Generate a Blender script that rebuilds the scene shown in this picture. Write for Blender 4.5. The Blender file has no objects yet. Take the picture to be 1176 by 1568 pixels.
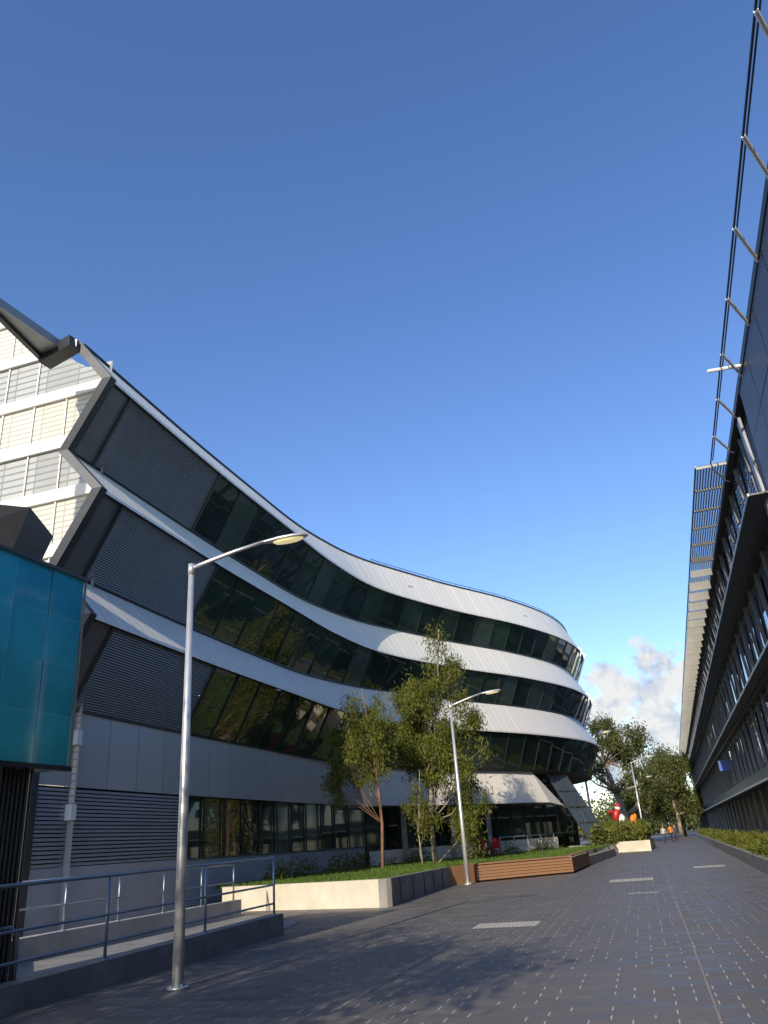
import bpy, math, random
import numpy as np
from mathutils import Vector, Matrix
random.seed(7); rng=np.random.default_rng(11)
scene=bpy.context.scene
COL=scene.collection

# ------------------------------------------------------------------ materials
def newmat(name):
    m=bpy.data.materials.new(name); m.use_nodes=True
    nt=m.node_tree; b=nt.nodes['Principled BSDF']; return m,nt,b
def mth(nt,op,a,b=None,c=None):
    n=nt.nodes.new('ShaderNodeMath'); n.operation=op
    for i,v in enumerate((a,b,c)):
        if v is None: continue
        if isinstance(v,(int,float)): n.inputs[i].default_value=v
        else: nt.links.new(v,n.inputs[i])
    return n.outputs[0]
def mixc(nt,f,a,b):
    n=nt.nodes.new('ShaderNodeMix'); n.data_type='RGBA'
    if isinstance(f,(int,float)): n.inputs[0].default_value=f
    else: nt.links.new(f,n.inputs[0])
    for i,v in ((6,a),(7,b)):
        if isinstance(v,tuple): n.inputs[i].default_value=(*v[:3],1)
        else: nt.links.new(v,n.inputs[i])
    return n.outputs[2]
def noise(nt,vec,scale,detail=4,rough=.55):
    n=nt.nodes.new('ShaderNodeTexNoise'); n.inputs['Scale'].default_value=scale
    n.inputs['Detail'].default_value=detail; n.inputs['Roughness'].default_value=rough
    if vec is not None: nt.links.new(vec,n.inputs['Vector'])
    return n.outputs['Fac']
def objcoord(nt):
    return nt.nodes.new('ShaderNodeTexCoord').outputs['Object']
def bump(nt,b,h,strength=.3,dist=.02):
    n=nt.nodes.new('ShaderNodeBump'); n.inputs['Strength'].default_value=strength
    n.inputs['Distance'].default_value=dist
    nt.links.new(h,n.inputs['Height']); nt.links.new(n.outputs[0],b.inputs['Normal'])
def mat(name,c,rough=.6,metal=0,var=.18,scale=1.5,bmp=0,spec=.5):
    m,nt,b=newmat(name)
    co=objcoord(nt); f=noise(nt,co,scale,6,.6)
    f=mth(nt,'MULTIPLY_ADD',f,2.4,-.7); f=mth(nt,'MINIMUM',mth(nt,'MAXIMUM',f,0),1)
    lo=tuple(x*(1-var) for x in c); hi=tuple(min(1,x*(1+var)) for x in c)
    nt.links.new(mixc(nt,f,lo,hi),b.inputs['Base Color'])
    b.inputs['Roughness'].default_value=rough; b.inputs['Metallic'].default_value=metal
    b.inputs['Specular IOR Level'].default_value=spec
    if bmp:
        bump(nt,b,noise(nt,co,scale*18,4),bmp,.02)
    return m
def panelmat(name,c,rough,metal,pu,pv=None,line=.035,dark=.35,var=.1,lw=None):
    """sheet cladding: joints every pu metres along u (and pv along v) using UVs in metres"""
    m,nt,b=newmat(name)
    uv=nt.nodes.new('ShaderNodeUVMap').outputs[0]
    sp=nt.nodes.new('ShaderNodeSeparateXYZ'); nt.links.new(uv,sp.inputs[0])
    fu=mth(nt,'FRACT',mth(nt,'DIVIDE',sp.outputs[0],pu))
    j=mth(nt,'LESS_THAN',fu,line/pu)
    if pv:
        fv=mth(nt,'FRACT',mth(nt,'DIVIDE',sp.outputs[1],pv)); j=mth(nt,'MAXIMUM',j,mth(nt,'LESS_THAN',fv,(lw or line)/pv))
    idx=mth(nt,'FLOOR',mth(nt,'DIVIDE',sp.outputs[0],pu))
    wn=nt.nodes.new('ShaderNodeTexWhiteNoise'); wn.noise_dimensions='1D'; nt.links.new(idx,wn.inputs['W'])
    n2=noise(nt,objcoord(nt),.6,5)
    k=mth(nt,'MULTIPLY_ADD',wn.outputs['Value'],.5,mth(nt,'MULTIPLY',n2,.6))
    base=mixc(nt,k,tuple(x*(1-var) for x in c),tuple(min(1,x*(1+var)) for x in c))
    nt.links.new(mixc(nt,j,base,tuple(x*dark for x in c)),b.inputs['Base Color'])
    b.inputs['Roughness'].default_value=rough; b.inputs['Metallic'].default_value=metal
    bump(nt,b,mth(nt,'MULTIPLY',mth(nt,'SUBTRACT',1.0,j),1.0),.5,.02)
    return m
def glassmat(name,c,rough=.03,spec=.9,ior=1.75):
    m,nt,b=newmat(name)
    f=noise(nt,objcoord(nt),.35,3)
    nt.links.new(mixc(nt,f,tuple(x*.4 for x in c),tuple(x*1.6 for x in c)),b.inputs['Base Color'])
    b.inputs['Roughness'].default_value=rough; b.inputs['IOR'].default_value=ior
    b.inputs['Specular IOR Level'].default_value=spec
    bump(nt,b,noise(nt,objcoord(nt),.5,1),.10,.05)
    return m
def perfmat(name,c,period=.06,open_=.35,rough=.5,alpha=True,hole=(.02,.022,.028)):
    m,nt,b=newmat(name)
    uv=nt.nodes.new('ShaderNodeUVMap').outputs[0]
    sp=nt.nodes.new('ShaderNodeSeparateXYZ'); nt.links.new(uv,sp.inputs[0])
    a=mth(nt,'SUBTRACT',mth(nt,'FRACT',mth(nt,'DIVIDE',sp.outputs[0],period)),.5)
    d=mth(nt,'SUBTRACT',mth(nt,'FRACT',mth(nt,'DIVIDE',sp.outputs[1],period)),.5)
    r=mth(nt,'SQRT',mth(nt,'ADD',mth(nt,'MULTIPLY',a,a),mth(nt,'MULTIPLY',d,d)))
    al=mth(nt,'GREATER_THAN',r,open_)
    if alpha:
        nt.links.new(al,b.inputs['Alpha']); b.inputs['Base Color'].default_value=(*c,1)
    else:
        nt.links.new(mixc(nt,al,hole,c),b.inputs['Base Color'])
    b.inputs['Roughness'].default_value=rough
    return m
def leafmat(name,dark,light,sc=.9):
    m,nt,b=newmat(name)
    co=objcoord(nt); f=noise(nt,co,sc,5,.7)
    f=mth(nt,'MULTIPLY_ADD',f,2.6,-.8); f=mth(nt,'MINIMUM',mth(nt,'MAXIMUM',f,0),1)
    g=noise(nt,co,14,2)
    col=mixc(nt,f,dark,light); col=mixc(nt,mth(nt,'MULTIPLY',g,.35),col,tuple(min(1,x*1.7) for x in light))
    nt.links.new(col,b.inputs['Base Color']); b.inputs['Roughness'].default_value=.55
    b.inputs['Specular IOR Level'].default_value=.3
    tr=nt.nodes.new('ShaderNodeBsdfTranslucent'); nt.links.new(col,tr.inputs[0])
    mx=nt.nodes.new('ShaderNodeMixShader'); mx.inputs[0].default_value=.35
    out=nt.nodes['Material Output']
    nt.links.new(b.outputs[0],mx.inputs[1]); nt.links.new(tr.outputs[0],mx.inputs[2]); nt.links.new(mx.outputs[0],out.inputs[0])
    return m

M={}
M['silver']=panelmat('silver_standing_seam',(.74,.71,.63),.45,.05,.55,None,.03,.55,.07)
M['wallpanel']=panelmat('silver_wall_panel',(.40,.40,.40),.4,.25,1.55,None,.03,.45,.08)
M['white_conc']=panelmat('white_precast',(.72,.68,.59),.75,0,2.4,None,.03,.5,.08)
M['darkframe']=mat('dark_frame',(.045,.047,.05),.45,.4)
M['greypanel']=mat('grey_panel',(.13,.132,.132),.45,.4,.1)
M['fin']=mat('fin_grey',(.24,.25,.26),.4,.4,.1)
M['rfin']=mat('right_fin_grey',(.13,.135,.14),.4,.4,.15)
M['louvre']=mat('louvre_slat',(.21,.205,.20),.45,.25,.1)
M['black']=mat('black_backing',(.01,.01,.011),.7)
M['glass']=glassmat('dark_glass',(.014,.026,.020))
M['glass2']=glassmat('dark_glass_green',(.026,.050,.034))
M['glass3']=glassmat('dark_glass_pale',(.05,.075,.060),.06)
M['glassb']=glassmat('sky_tinted_glass',(.035,.075,.14),.02,1.0,2.0)  # blue base colour stands in for the reflected sky
M['mull']=mat('mullion',(.03,.033,.035),.4,.3)
M['grille']=mat('grille_slat',(.30,.33,.37),.4,.4,.08)
M['basewall']=mat('base_wall',(.35,.36,.38),.6,0,.1,.8)
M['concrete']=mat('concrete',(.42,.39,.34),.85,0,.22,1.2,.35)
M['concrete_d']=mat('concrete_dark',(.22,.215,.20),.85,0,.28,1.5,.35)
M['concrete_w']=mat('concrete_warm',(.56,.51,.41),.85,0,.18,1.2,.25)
M['steel']=mat('galvanised_steel',(.62,.63,.63),.38,.6,.08,6)
M['rail']=mat('painted_rail',(.24,.29,.34),.4,.6,.1)
M['meshp']=panelmat('mesh_blind',(.60,.58,.51),.8,0,1.4,.20,.05,.62,.12,.05)
M['meshd']=panelmat('mesh_blind_dark',(.36,.37,.36),.4,0,1.4,.26,.05,.6,.3,.07)
M['whiteband']=mat('white_band',(.74,.73,.70),.6,0,.06)
M['roof']=mat('roof_sheet',(.4,.41,.42),.6)
M['white']=mat('white_paint',(.84,.84,.82),.4,0,.05)
M['bark']=mat('bark',(.34,.28,.22),.9,0,.4,3,.5)
M['bark_r']=mat('bark_red',(.24,.13,.08),.9,0,.4,3,.5)
M['leafA']=leafmat('leaf_olive',(.030,.050,.010),(.17,.18,.027))
M['leafB']=leafmat('leaf_far',(.024,.040,.012),(.13,.14,.035),.5)
M['hedge']=leafmat('leaf_hedge',(.06,.085,.015),(.20,.21,.05),.8)
M['grass']=leafmat('grass_blade',(.04,.08,.012),(.12,.19,.03),.5)
M['soil']=mat('lawn_soil',(.045,.07,.02),.95,0,.35,2)
M['perfs']=perfmat('perforated_cladding',(.085,.092,.115),.14,.30,.45,False)
M['perf2']=perfmat('perforated_canopy',(.24,.27,.35),.10,.30)
M['cream']=mat('cream_trim_sunlit_blade',(.70,.66,.56),.5,0,.08)
M['rwall']=mat('right_cladding',(.055,.058,.065),.5,.3,.2,.7)
M['red']=mat('red_paint',(.42,.02,.02),.4)
M['orange']=mat('orange_cloth',(.75,.22,.03),.7)
M['blue']=mat('blue_paint',(.03,.08,.35),.4)
M['skin']=mat('skin',(.45,.27,.19),.6)
M['hair']=mat('hair',(.03,.02,.015),.7)
M['bluepanel']=glassmat('blue_glass_panel',(.08,.12,.17),.15)
# teal glass
m,nt,b=newmat('teal_glass'); co=objcoord(nt)
uv=nt.nodes.new('ShaderNodeUVMap').outputs[0]; sp=nt.nodes.new('ShaderNodeSeparateXYZ'); nt.links.new(uv,sp.inputs[0])
pi=nt.nodes.new('ShaderNodeCombineXYZ')
nt.links.new(mth(nt,'FLOOR',mth(nt,'DIVIDE',sp.outputs[0],.7)),pi.inputs[0]); nt.links.new(mth(nt,'FLOOR',mth(nt,'DIVIDE',sp.outputs[1],.75)),pi.inputs[1])
wn=nt.nodes.new('ShaderNodeTexWhiteNoise'); wn.noise_dimensions='2D'; nt.links.new(pi.outputs[0],wn.inputs['Vector'])
ff=mth(nt,'MULTIPLY_ADD',wn.outputs['Value'],.35,mth(nt,'MULTIPLY_ADD',noise(nt,co,.8,5),1.8,-.5))
ff=mth(nt,'MINIMUM',mth(nt,'MAXIMUM',ff,0),1)
vv=mth(nt,'DIVIDE',sp.outputs[1],3.0)
lo=mixc(nt,vv,(.02,.28,.27),(.015,.36,.54)); hi=mixc(nt,vv,(.08,.62,.55),(.06,.66,.86))
col=mixc(nt,ff,lo,hi)
ju=mth(nt,'LESS_THAN',mth(nt,'FRACT',mth(nt,'DIVIDE',sp.outputs[0],.7)),.03)
jv=mth(nt,'LESS_THAN',mth(nt,'FRACT',mth(nt,'DIVIDE',sp.outputs[1],.75)),.025)
col=mixc(nt,mth(nt,'MULTIPLY',mth(nt,'MAXIMUM',ju,jv),.35),col,(.30,.75,.75))
nt.links.new(col,b.inputs['Base Color']); b.inputs['Roughness'].default_value=.12
b.inputs['IOR'].default_value=1.6; bump(nt,b,noise(nt,co,1.2,2),.15,.05); M['teal']=m
# lens
m,nt,b=newmat('lamp_lens'); b.inputs['Base Color'].default_value=(.85,.75,.4,1)
b.inputs['Emission Color'].default_value=(1,.85,.45,1); b.inputs['Emission Strength'].default_value=.55; M['lens']=m
# timber
m,nt,b=newmat('timber_slats'); uv=nt.nodes.new('ShaderNodeUVMap').outputs[0]
mp=nt.nodes.new('ShaderNodeMapping'); mp.inputs['Scale'].default_value=(1,14,1); nt.links.new(uv,mp.inputs[0])
nt.links.new(mixc(nt,noise(nt,mp.outputs[0],2.5,6,.7),(.16,.075,.035),(.42,.23,.12)),b.inputs['Base Color'])
b.inputs['Roughness'].default_value=.65; M['wood']=m
# pavers
m,nt,b=newmat('paver_paving'); co=objcoord(nt)
mp=nt.nodes.new('ShaderNodeMapping'); mp.inputs['Rotation'].default_value=(0,0,math.radians(15.6)); nt.links.new(co,mp.inputs[0])
sp=nt.nodes.new('ShaderNodeSeparateXYZ'); nt.links.new(mp.outputs[0],sp.inputs[0])
q=mth(nt,'DIVIDE',sp.outputs[1],.20); row=mth(nt,'FLOOR',q)
p=mth(nt,'ADD',mth(nt,'DIVIDE',sp.outputs[0],.40),mth(nt,'MULTIPLY',mth(nt,'MODULO',row,2.0),.5))
cell=nt.nodes.new('ShaderNodeCombineXYZ'); nt.links.new(mth(nt,'FLOOR',p),cell.inputs[0]); nt.links.new(row,cell.inputs[1])
wn=nt.nodes.new('ShaderNodeTexWhiteNoise'); wn.noise_dimensions='2D'; nt.links.new(cell.outputs[0],wn.inputs['Vector'])
base=mixc(nt,wn.outputs['Value'],(.125,.111,.096),(.178,.157,.136))
big=noise(nt,co,.35,6,.65); bigc=mth(nt,'MINIMUM',mth(nt,'MAXIMUM',mth(nt,'MULTIPLY_ADD',big,2.6,-.85),0),1)
base=mixc(nt,mth(nt,'MULTIPLY',bigc,.55),base,(.092,.084,.076))
stain=mth(nt,'GREATER_THAN',noise(nt,co,2.3,5,.7),.62); base=mixc(nt,mth(nt,'MULTIPLY',stain,.25),base,(.24,.215,.185))
dk=noise(nt,co,.12,4,.6); dk=mth(nt,'MINIMUM',mth(nt,'MAXIMUM',mth(nt,'MULTIPLY_ADD',dk,4,-2.0),0),1); base=mixc(nt,mth(nt,'MULTIPLY',dk,.35),base,(.075,.070,.065))
sp2=mth(nt,'GREATER_THAN',noise(nt,co,9,3,.7),.68); base=mixc(nt,mth(nt,'MULTIPLY',sp2,.45),base,(.05,.048,.045))
qj=mth(nt,'LESS_THAN',mth(nt,'FRACT',q),.045)
base=mixc(nt,mth(nt,'MULTIPLY',qj,.5),base,(.05,.05,.05))
pj=mth(nt,'LESS_THAN',mth(nt,'FRACT',p),.035)
sel=mth(nt,'GREATER_THAN',mth(nt,'ADD',mth(nt,'MULTIPLY',wn.outputs['Value'],.5),big),.72)
pj2=mth(nt,'MULTIPLY',mth(nt,'MULTIPLY',pj,sel),mth(nt,'SUBTRACT',1.0,qj))
base=mixc(nt,mth(nt,'MULTIPLY',pj2,.75),base,(.60,.56,.48))
nt.links.new(base,b.inputs['Base Color'])
rg=mth(nt,'MULTIPLY_ADD',wn.outputs['Value'],.25,.42); nt.links.new(rg,b.inputs['Roughness'])
hh=mth(nt,'SUBTRACT',1.0,mth(nt,'MAXIMUM',qj,pj)); hh=mth(nt,'ADD',hh,mth(nt,'MULTIPLY',noise(nt,co,40,3),.6)); hh=mth(nt,'ADD',hh,mth(nt,'MULTIPLY',wn.outputs['Value'],.3))
bump(nt,b,hh,.45,.012); M['paver']=m
M['ground']=mat('far_ground',(.10,.11,.06),.95,0,.3,.05)
M['slab']=panelmat('stone_grate',(.48,.455,.39),.8,0,.09,None,.02,.45,.1)
M['strip']=mat('joint_strip',(.26,.235,.20),.8)

# ------------------------------------------------------------------ mesh builder
class MB:
    def __init__(s): s.v=[];s.f=[];s.m=[];s.uv=[];s.mats=[]
    def mi(s,name):
        if name not in s.mats: s.mats.append(name)
        return s.mats.index(name)
    def poly(s,pts,mn,uv=None):
        i=len(s.v); s.v+= [tuple(p) for p in pts]; s.f.append(tuple(range(i,i+len(pts)))); s.m.append(s.mi(mn))
        if uv is None:
            p0=Vector(pts[0]); e=(Vector(pts[1])-p0)
            u=e.normalized() if e.length>1e-9 else Vector((1,0,0))
            n=u.cross(Vector(pts[-1])-p0); n=n.normalized() if n.length>1e-9 else Vector((0,0,1))
            w=n.cross(u); uv=[((Vector(p)-p0).dot(u),(Vector(p)-p0).dot(w)) for p in pts]
        s.uv+=list(uv)
    def hexa(s,a,b,mn):
        s.poly(a[::-1],mn); s.poly(b,mn)
        for i in range(4):
            j=(i+1)%4; s.poly([a[i],a[j],b[j],b[i]],mn)
    def beam(s,p0,p1,w,h,mn,up=(0,0,1)):
        p0=Vector(p0);p1=Vector(p1);d=(p1-p0).normalized();u=Vector(up)
        if abs(d.dot(u))>.98: u=Vector((0,1,0))
        r=d.cross(u).normalized()*(w/2);t=r.normalized().cross(d)*(h/2)
        a=[p0-r-t,p0+r-t,p0+r+t,p0-r+t];b=[p1-r-t,p1+r-t,p1+r+t,p1-r+t]
        s.hexa(a,b,mn)
    def box(s,x0,x1,y0,y1,z0,z1,mn):
        a=[(x0,y0,z0),(x1,y0,z0),(x1,y1,z0),(x0,y1,z0)];b=[(x,y,z1) for x,y,_ in a]; s.hexa(a,b,mn)
    def prism(s,plan,z0,z1,mn,top=None):
        n=len(plan)
        s.poly([(p[0],p[1],z0) for p in plan][::-1],mn)
        s.poly([(p[0],p[1],z1) for p in plan],top or mn)
        for i in range(n):
            j=(i+1)%n;a=plan[i];b=plan[j]
            s.poly([(a[0],a[1],z0),(b[0],b[1],z0),(b[0],b[1],z1),(a[0],a[1],z1)],mn)
    def tube(s,pts,rad,mn,n=10,cap=True):
        pts=[Vector(p) for p in pts]; rings=[]
        prev=None
        for i,p in enumerate(pts):
            d=(pts[min(i+1,len(pts)-1)]-pts[max(i-1,0)]).normalized()
            if prev is None:
                u=Vector((1,0,0)) if abs(d.x)<.9 else Vector((0,1,0)); u=(u-d*u.dot(d)).normalized()
            else: u=(prev-d*prev.dot(d)).normalized()
            prev=u; w=d.cross(u); r=rad[i] if isinstance(rad,(list,tuple)) else rad
            rings.append([p+u*math.cos(2*math.pi*k/n)*r+w*math.sin(2*math.pi*k/n)*r for k in range(n)])
        for a,b in zip(rings[:-1],rings[1:]):
            for k in range(n):
                l=(k+1)%n; s.poly([a[k],a[l],b[l],b[k]],mn)
        if cap: s.poly(rings[0][::-1],mn); s.poly(rings[-1],mn)
    def build(s,name,parent=None,smooth=False):
        me=bpy.data.meshes.new(name); me.from_pydata(s.v,[],s.f); 
        for k in s.mats: me.materials.append(M[k])
        me.polygons.foreach_set('material_index',s.m)
        l=me.uv_layers.new(name='UVMap'); l.data.foreach_set('uv',[c for t in s.uv for c in t])
        if smooth:
            import bmesh
            bm=bmesh.new(); bm.from_mesh(me); bmesh.ops.remove_doubles(bm,verts=bm.verts,dist=.0005); bm.to_mesh(me); bm.free()
            me.polygons.foreach_set('use_smooth',[True]*len(me.polygons))
        me.update(); o=bpy.data.objects.new(name,me); COL.objects.link(o)
        if parent: o.parent=parent
        return o
def empty(name,loc=(0,0,0)):
    e=bpy.data.objects.new(name,None); e.location=loc; COL.objects.link(e); e.empty_display_size=.3; return e

# ------------------------------------------------------------------ ground
b=MB(); b.poly([(-3000,-3000,-.01),(3000,-3000,-.01),(3000,3000,-.01),(-3000,3000,-.01)],'ground'); b.build('ground')
b=MB(); b.poly([(-60,-40,0),(70,-40,0),(110,260,0),(-60,260,0)],'paver'); b.build('plaza_pavement')

# ------------------------------------------------------------------ curved building (left)
ctrl=[(-9.1,19.2),(-8.55,21.3),(-6.6,28.4),(-4.75,34.5),(-2.95,40.3),(-.5,45.6),(4.1,51.2),(9.6,56.8),(14.2,63.0),(17.1,70),(17.9,77),(15.5,83),(9,86),(0,87),(-6,87)]
def cr(p0,p1,p2,p3,t):
    return tuple(.5*((2*b)+(-a+c)*t+(2*a-5*b+4*c-d)*t*t+(-a+3*b-3*c+d)*t**3) for a,b,c,d in zip(p0,p1,p2,p3))
dense=[]
for i in range(1,len(ctrl)-2):
    for k in range(40): dense.append(cr(ctrl[i-1],ctrl[i],ctrl[i+1],ctrl[i+2],k/40))
dense.append(ctrl[-2]); dense=np.array(dense)
seg=np.hypot(*np.diff(dense,axis=0).T); S=np.concatenate([[0],np.cumsum(seg)]); LEN=S[-1]
def pos(s): return np.array([np.interp(s,S,dense[:,0]),np.interp(s,S,dense[:,1])])
def nrm(s):
    t=pos(min(s+.6,LEN))-pos(max(s-.6,0)); t/=np.hypot(*t); return np.array([t[1],-t[0]])
IN=1.4; S_L=7.4; S_P=1.05
def F(s,off,z):
    k=min(max((s-14)/16,0),1); k=k*k*(3-2*k)
    if z>9 and off>IN-.2: z=z+.42*k
    if 5.9<z: off=off*(1-.22*k)
    p=pos(s)-nrm(s)*off; return (float(p[0]),float(p[1]),z)
def s_at_x(x):
    i=np.argmax(dense[:,0]>x); return float(S[i])
sW0=s_at_x(-1.2); sW1=s_at_x(10.2)
bld=empty('curved_office_building')
def strip(mb,s0,s1,offa,za,offb,zb,mn,step=.8):
    n=max(1,int(round((s1-s0)/step)))
    h=math.hypot(offa-offb,zb-za)
    for i in range(n):
        a=s0+(s1-s0)*i/n;c=s0+(s1-s0)*(i+1)/n
        mb.poly([F(a,offa,za),F(c,offa,za),F(c,offb,zb),F(a,offb,zb)],mn,[(a,0),(c,0),(c,h),(a,h)])
levels=[(5.9,8.3,9.9),(9.9,12.3,13.9),(13.9,16.3,18.1)]
bands=MB(); glz=MB(); fr=MB(); lou=MB()
def gpick():
    r=random.random(); return 'glass' if r<.5 else ('glass2' if r<.85 else 'glass3')
for li,(z0,z1,z2) in enumerate(levels):
    strip(bands,0,LEN,0,z1,IN,z2,'silver')
    strip(bands,0,LEN,0.0,z1-.10,0,z1,'silver')
    strip(fr,0,LEN,.16,z1-.10,0.0,z1-.10,'darkframe')
    strip(fr,0,LEN,IN+.02,z0,IN-.10,z0+.02,'darkframe')
    n=int(LEN/1.0)
    for i in range(n):
        a=LEN*i/n;c=LEN*(i+1)/n
        fr.beam(F(a,IN-.02,z2+.03),F(c,IN-.02,z2+.03),.10,.07,'darkframe')
    s=S_L; k=0
    while s<LEN-2:
        e=s+1.9
        j=[random.uniform(-.03,.03) for _ in range(4)]
        za,zb=z0+.02,z1-.10
        glz.poly([F(s,IN+.02+j[0],za),F(e,IN+.02+j[1],za),F(e,.18+j[2],zb),F(s,.18+j[3],zb)],gpick())
        fr.beam(F(s,IN-.02,za),F(s,.14,zb),.03,.05,'mull',up=(*nrm(s),0))
        s=e;k+=1
    lou.poly([F(0.05,IN,z0),F(S_P,IN,z0),F(S_P,.14,z1-.1),F(0.05,.14,z1-.1)],'greypanel')
    lou.poly([F(S_P,IN+.12,z0),F(S_L,IN+.12,z0),F(S_L,.28,z1-.1),F(S_P,.28,z1-.1)],'black')
    N=34
    for i in range(N):
        t=(i+.5)/N; o=IN+(.14-IN)*t; z=z0+(z1-.1-z0)*t
        lou.beam(F(S_P,o,z),F((S_P+S_L)/2,o,z),.05,.045,'louvre'); lou.beam(F((S_P+S_L)/2,o,z),F(S_L,o,z),.05,.045,'louvre')
    for s_ in (S_P,S_L): fr.beam(F(s_,IN-.03,z0),F(s_,.11,z1-.1),.09,.1,'darkframe',up=(*nrm(s_),0))
strip(bands,0,sW0,IN,3.8,IN,5.9,'wallpanel')
strip(fr,0,sW0,IN,3.79,IN+.25,3.79,'darkframe')
gr=MB()
S_G=7.5
strip(gr,0,S_G,IN+.2,1.7,IN+.2,3.8,'black')
for i in range(19):
    z=1.76+i*.108
    gr.beam(F(0,IN+.06,z),F(S_G/2,IN+.06,z),.06,.075,'grille'); gr.beam(F(S_G/2,IN+.06,z),F(S_G,IN+.06,z),.06,.075,'grille')
gr.beam(F(S_G,IN+.05,1.7),F(S_G,IN+.05,3.8),.1,.1,'grille')
strip(bands,0,sW0,IN+.02,0,IN+.02,1.7,'basewall')
s=S_G+.1
while s<sW1+6:
    e=s+1.55; zt=3.8
    j=random.uniform(-.02,.02)
    glz.poly([F(s,IN+.18,1.4 if s>sW0 else 1.7),F(e,IN+.18+j,1.4 if s>sW0 else 1.7),F(e,IN+.18+j,zt),F(s,IN+.18,zt)],gpick())
    fr.beam(F(s,IN+.10,1.5),F(s,IN+.10,zt),.05,.06,'mull',up=(*nrm(s),0)); s=e
strip(fr,S_G,sW1+6,IN+.1,1.72,IN-.02,1.68,'darkframe')
strip(bands,sW0,sW1,.25,3.7,IN,5.9,'white_conc')
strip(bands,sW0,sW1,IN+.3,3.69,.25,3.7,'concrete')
bands.poly([F(sW0,.25,3.7),F(sW0,IN,5.9),F(sW0,IN+.3,3.7)],'white_conc')
p1=F(sW1,.25,3.7);p2=F(sW1,IN,5.9);p3=F(sW1+3.2,.9,3.5)
bands.poly([p1,p3,p2],'white_conc'); bands.poly([p1,F(sW1,IN+.3,3.69),p3],'concrete')
strip(bands,sW0,sW1+2,IN-.25,0,IN-.25,1.45,'white_conc')
strip(bands,sW0,sW1+2,IN-.25,1.45,IN+.2,1.45,'white_conc')
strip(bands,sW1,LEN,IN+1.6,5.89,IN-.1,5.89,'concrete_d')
s=sW1
while s<LEN-1.6:
    e=s+1.5; glz.poly([F(s,IN+1.6,0),F(e,IN+1.6,0),F(e,IN+1.6,5.89),F(s,IN+1.6,5.89)],gpick()); fr.beam(F(s,IN+1.55,0),F(s,IN+1.55,5.89),.06,.1,'mull',up=(*nrm(s),0)); s=e
w=[(10.6,60.6,5.7),(12.3,62.2,5.7),(16.2,65.6,.05),(14.0,63.0,.05)]
glz.poly(w,'bluepanel')
for t in (0,.33,.66,1):
    a=Vector(w[0]).lerp(Vector(w[1]),t);c=Vector(w[3]).lerp(Vector(w[2]),t); fr.beam(a,c,.07,.10,'greypanel')
for t in (.2,.4,.6,.8):
    a=Vector(w[0]).lerp(Vector(w[3]),t);c=Vector(w[1]).lerp(Vector(w[2]),t); fr.beam(a,c,.05,.06,'greypanel')
for s_ in (sW0+3,sW0+7.5,sW0+11):
    fr.beam(F(s_,.9,0),F(s_,.9,3.7),.3,.3,'concrete_d')
for z0,z1,z2 in levels[1:]:
    for s_ in (s_at_x(16.2),s_at_x(17.0)):
        fr.tube([F(s_,IN-.25,z0),F(s_,-.28,z1+.02)],.07,'white',6)
        fr.tube([F(s_,-.28,z1+.02),F(s_,.2,z1+.25)],.06,'white',6)
roof=MB()
inner=[F(s_,IN,18.1) for s_ in np.linspace(0,LEN,60)]
cen=(-12,60,18.1)
for a,c in zip(inner[:-1],inner[1:]): roof.poly([a,c,cen],'roof')
for a,c in ((inner[-1],(-32,84,18.1)),((-32,84,18.1),(-24,27.2,18.1)),((-24,27.2,18.1),(-9.5,23.1,18.1)),((-9.5,23.1,18.1),inner[0])): roof.poly([a,c,cen],'roof')
for i in range(18,46):
    a=inner[i];c=inner[i+1]; roof.beam((a[0],a[1],a[2]+.22),(c[0],c[1],c[2]+.22),.03,.03,'darkframe')
    roof.beam((a[0],a[1],a[2]),(a[0],a[1],a[2]+.22),.03,.03,'darkframe')
back=[F(LEN,IN,0)[:2],(-32,84),(-24,27.2)]
for a,c in zip(back[:-1],back[1:]):
    roof.poly([(*a,0),(*c,0),(*c,18.1),(*a,18.1)],'basewall')
for s_ in (s_at_x(1.5),s_at_x(10.5)):
    roof.beam(F(s_,.75,17.3),F(s_+.5,.75,17.3),.18,.12,'darkframe')
zz=[(IN,18.1),(0,16.3),(IN,13.9),(0,12.3),(IN,9.9),(0,8.3),(IN,5.9),(IN,0)]
tan=np.array([-nrm(0)[1],nrm(0)[0]])
fin=MB()
for (o0,z0),(o1,z1) in zip(zz[:-1],zz[1:]):
    isband=(o1<o0)
    th=.20
    A=F(0,o0-.06,z0);B_=F(0,o1-.06,z1);C=F(0,o1+th+.1,z1);D=F(0,o0+th+.1,z0)
    q0=[np.array(x)-np.array([*tan,0])*.26 for x in (A,B_,C,D)]; q1=[np.array(x)+np.array([*tan,0])*.03 for x in (A,B_,C,D)]
    fin.hexa([tuple(x) for x in q0],[tuple(x) for x in q1],'greypanel' if isband else 'darkframe')
bl=[(-14.0,12.5),(-11.35,19.0),(-10.45,21.25),(-9.9,21.2),(-11.25,21.9),(-11.62,19.2),(-14.35,12.7)]
fin.prism(bl,17.72,18.02,'fin','silver')
fin.beam((-11.2,21.75,17.62),(-9.95,21.2,17.85),.5,.42,'darkframe')
fin.beam((-11.62,19.2,17.66),(-11.25,21.8,17.66),.16,.12,'darkframe'); fin.beam((-14.35,12.7,17.66),(-11.62,19.2,17.66),.16,.12,'darkframe')
fin.hexa([(-11.2,17.0,10.3),(-9.15,18,10.3),(-9.6,18.2,9.2),(-11.4,17.2,9.2)],[(-11.5,19.2,10.3),(-9.4,20,10.3),(-9.8,20.0,9.2),(-11.6,19.2,9.2)],'darkframe')
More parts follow.
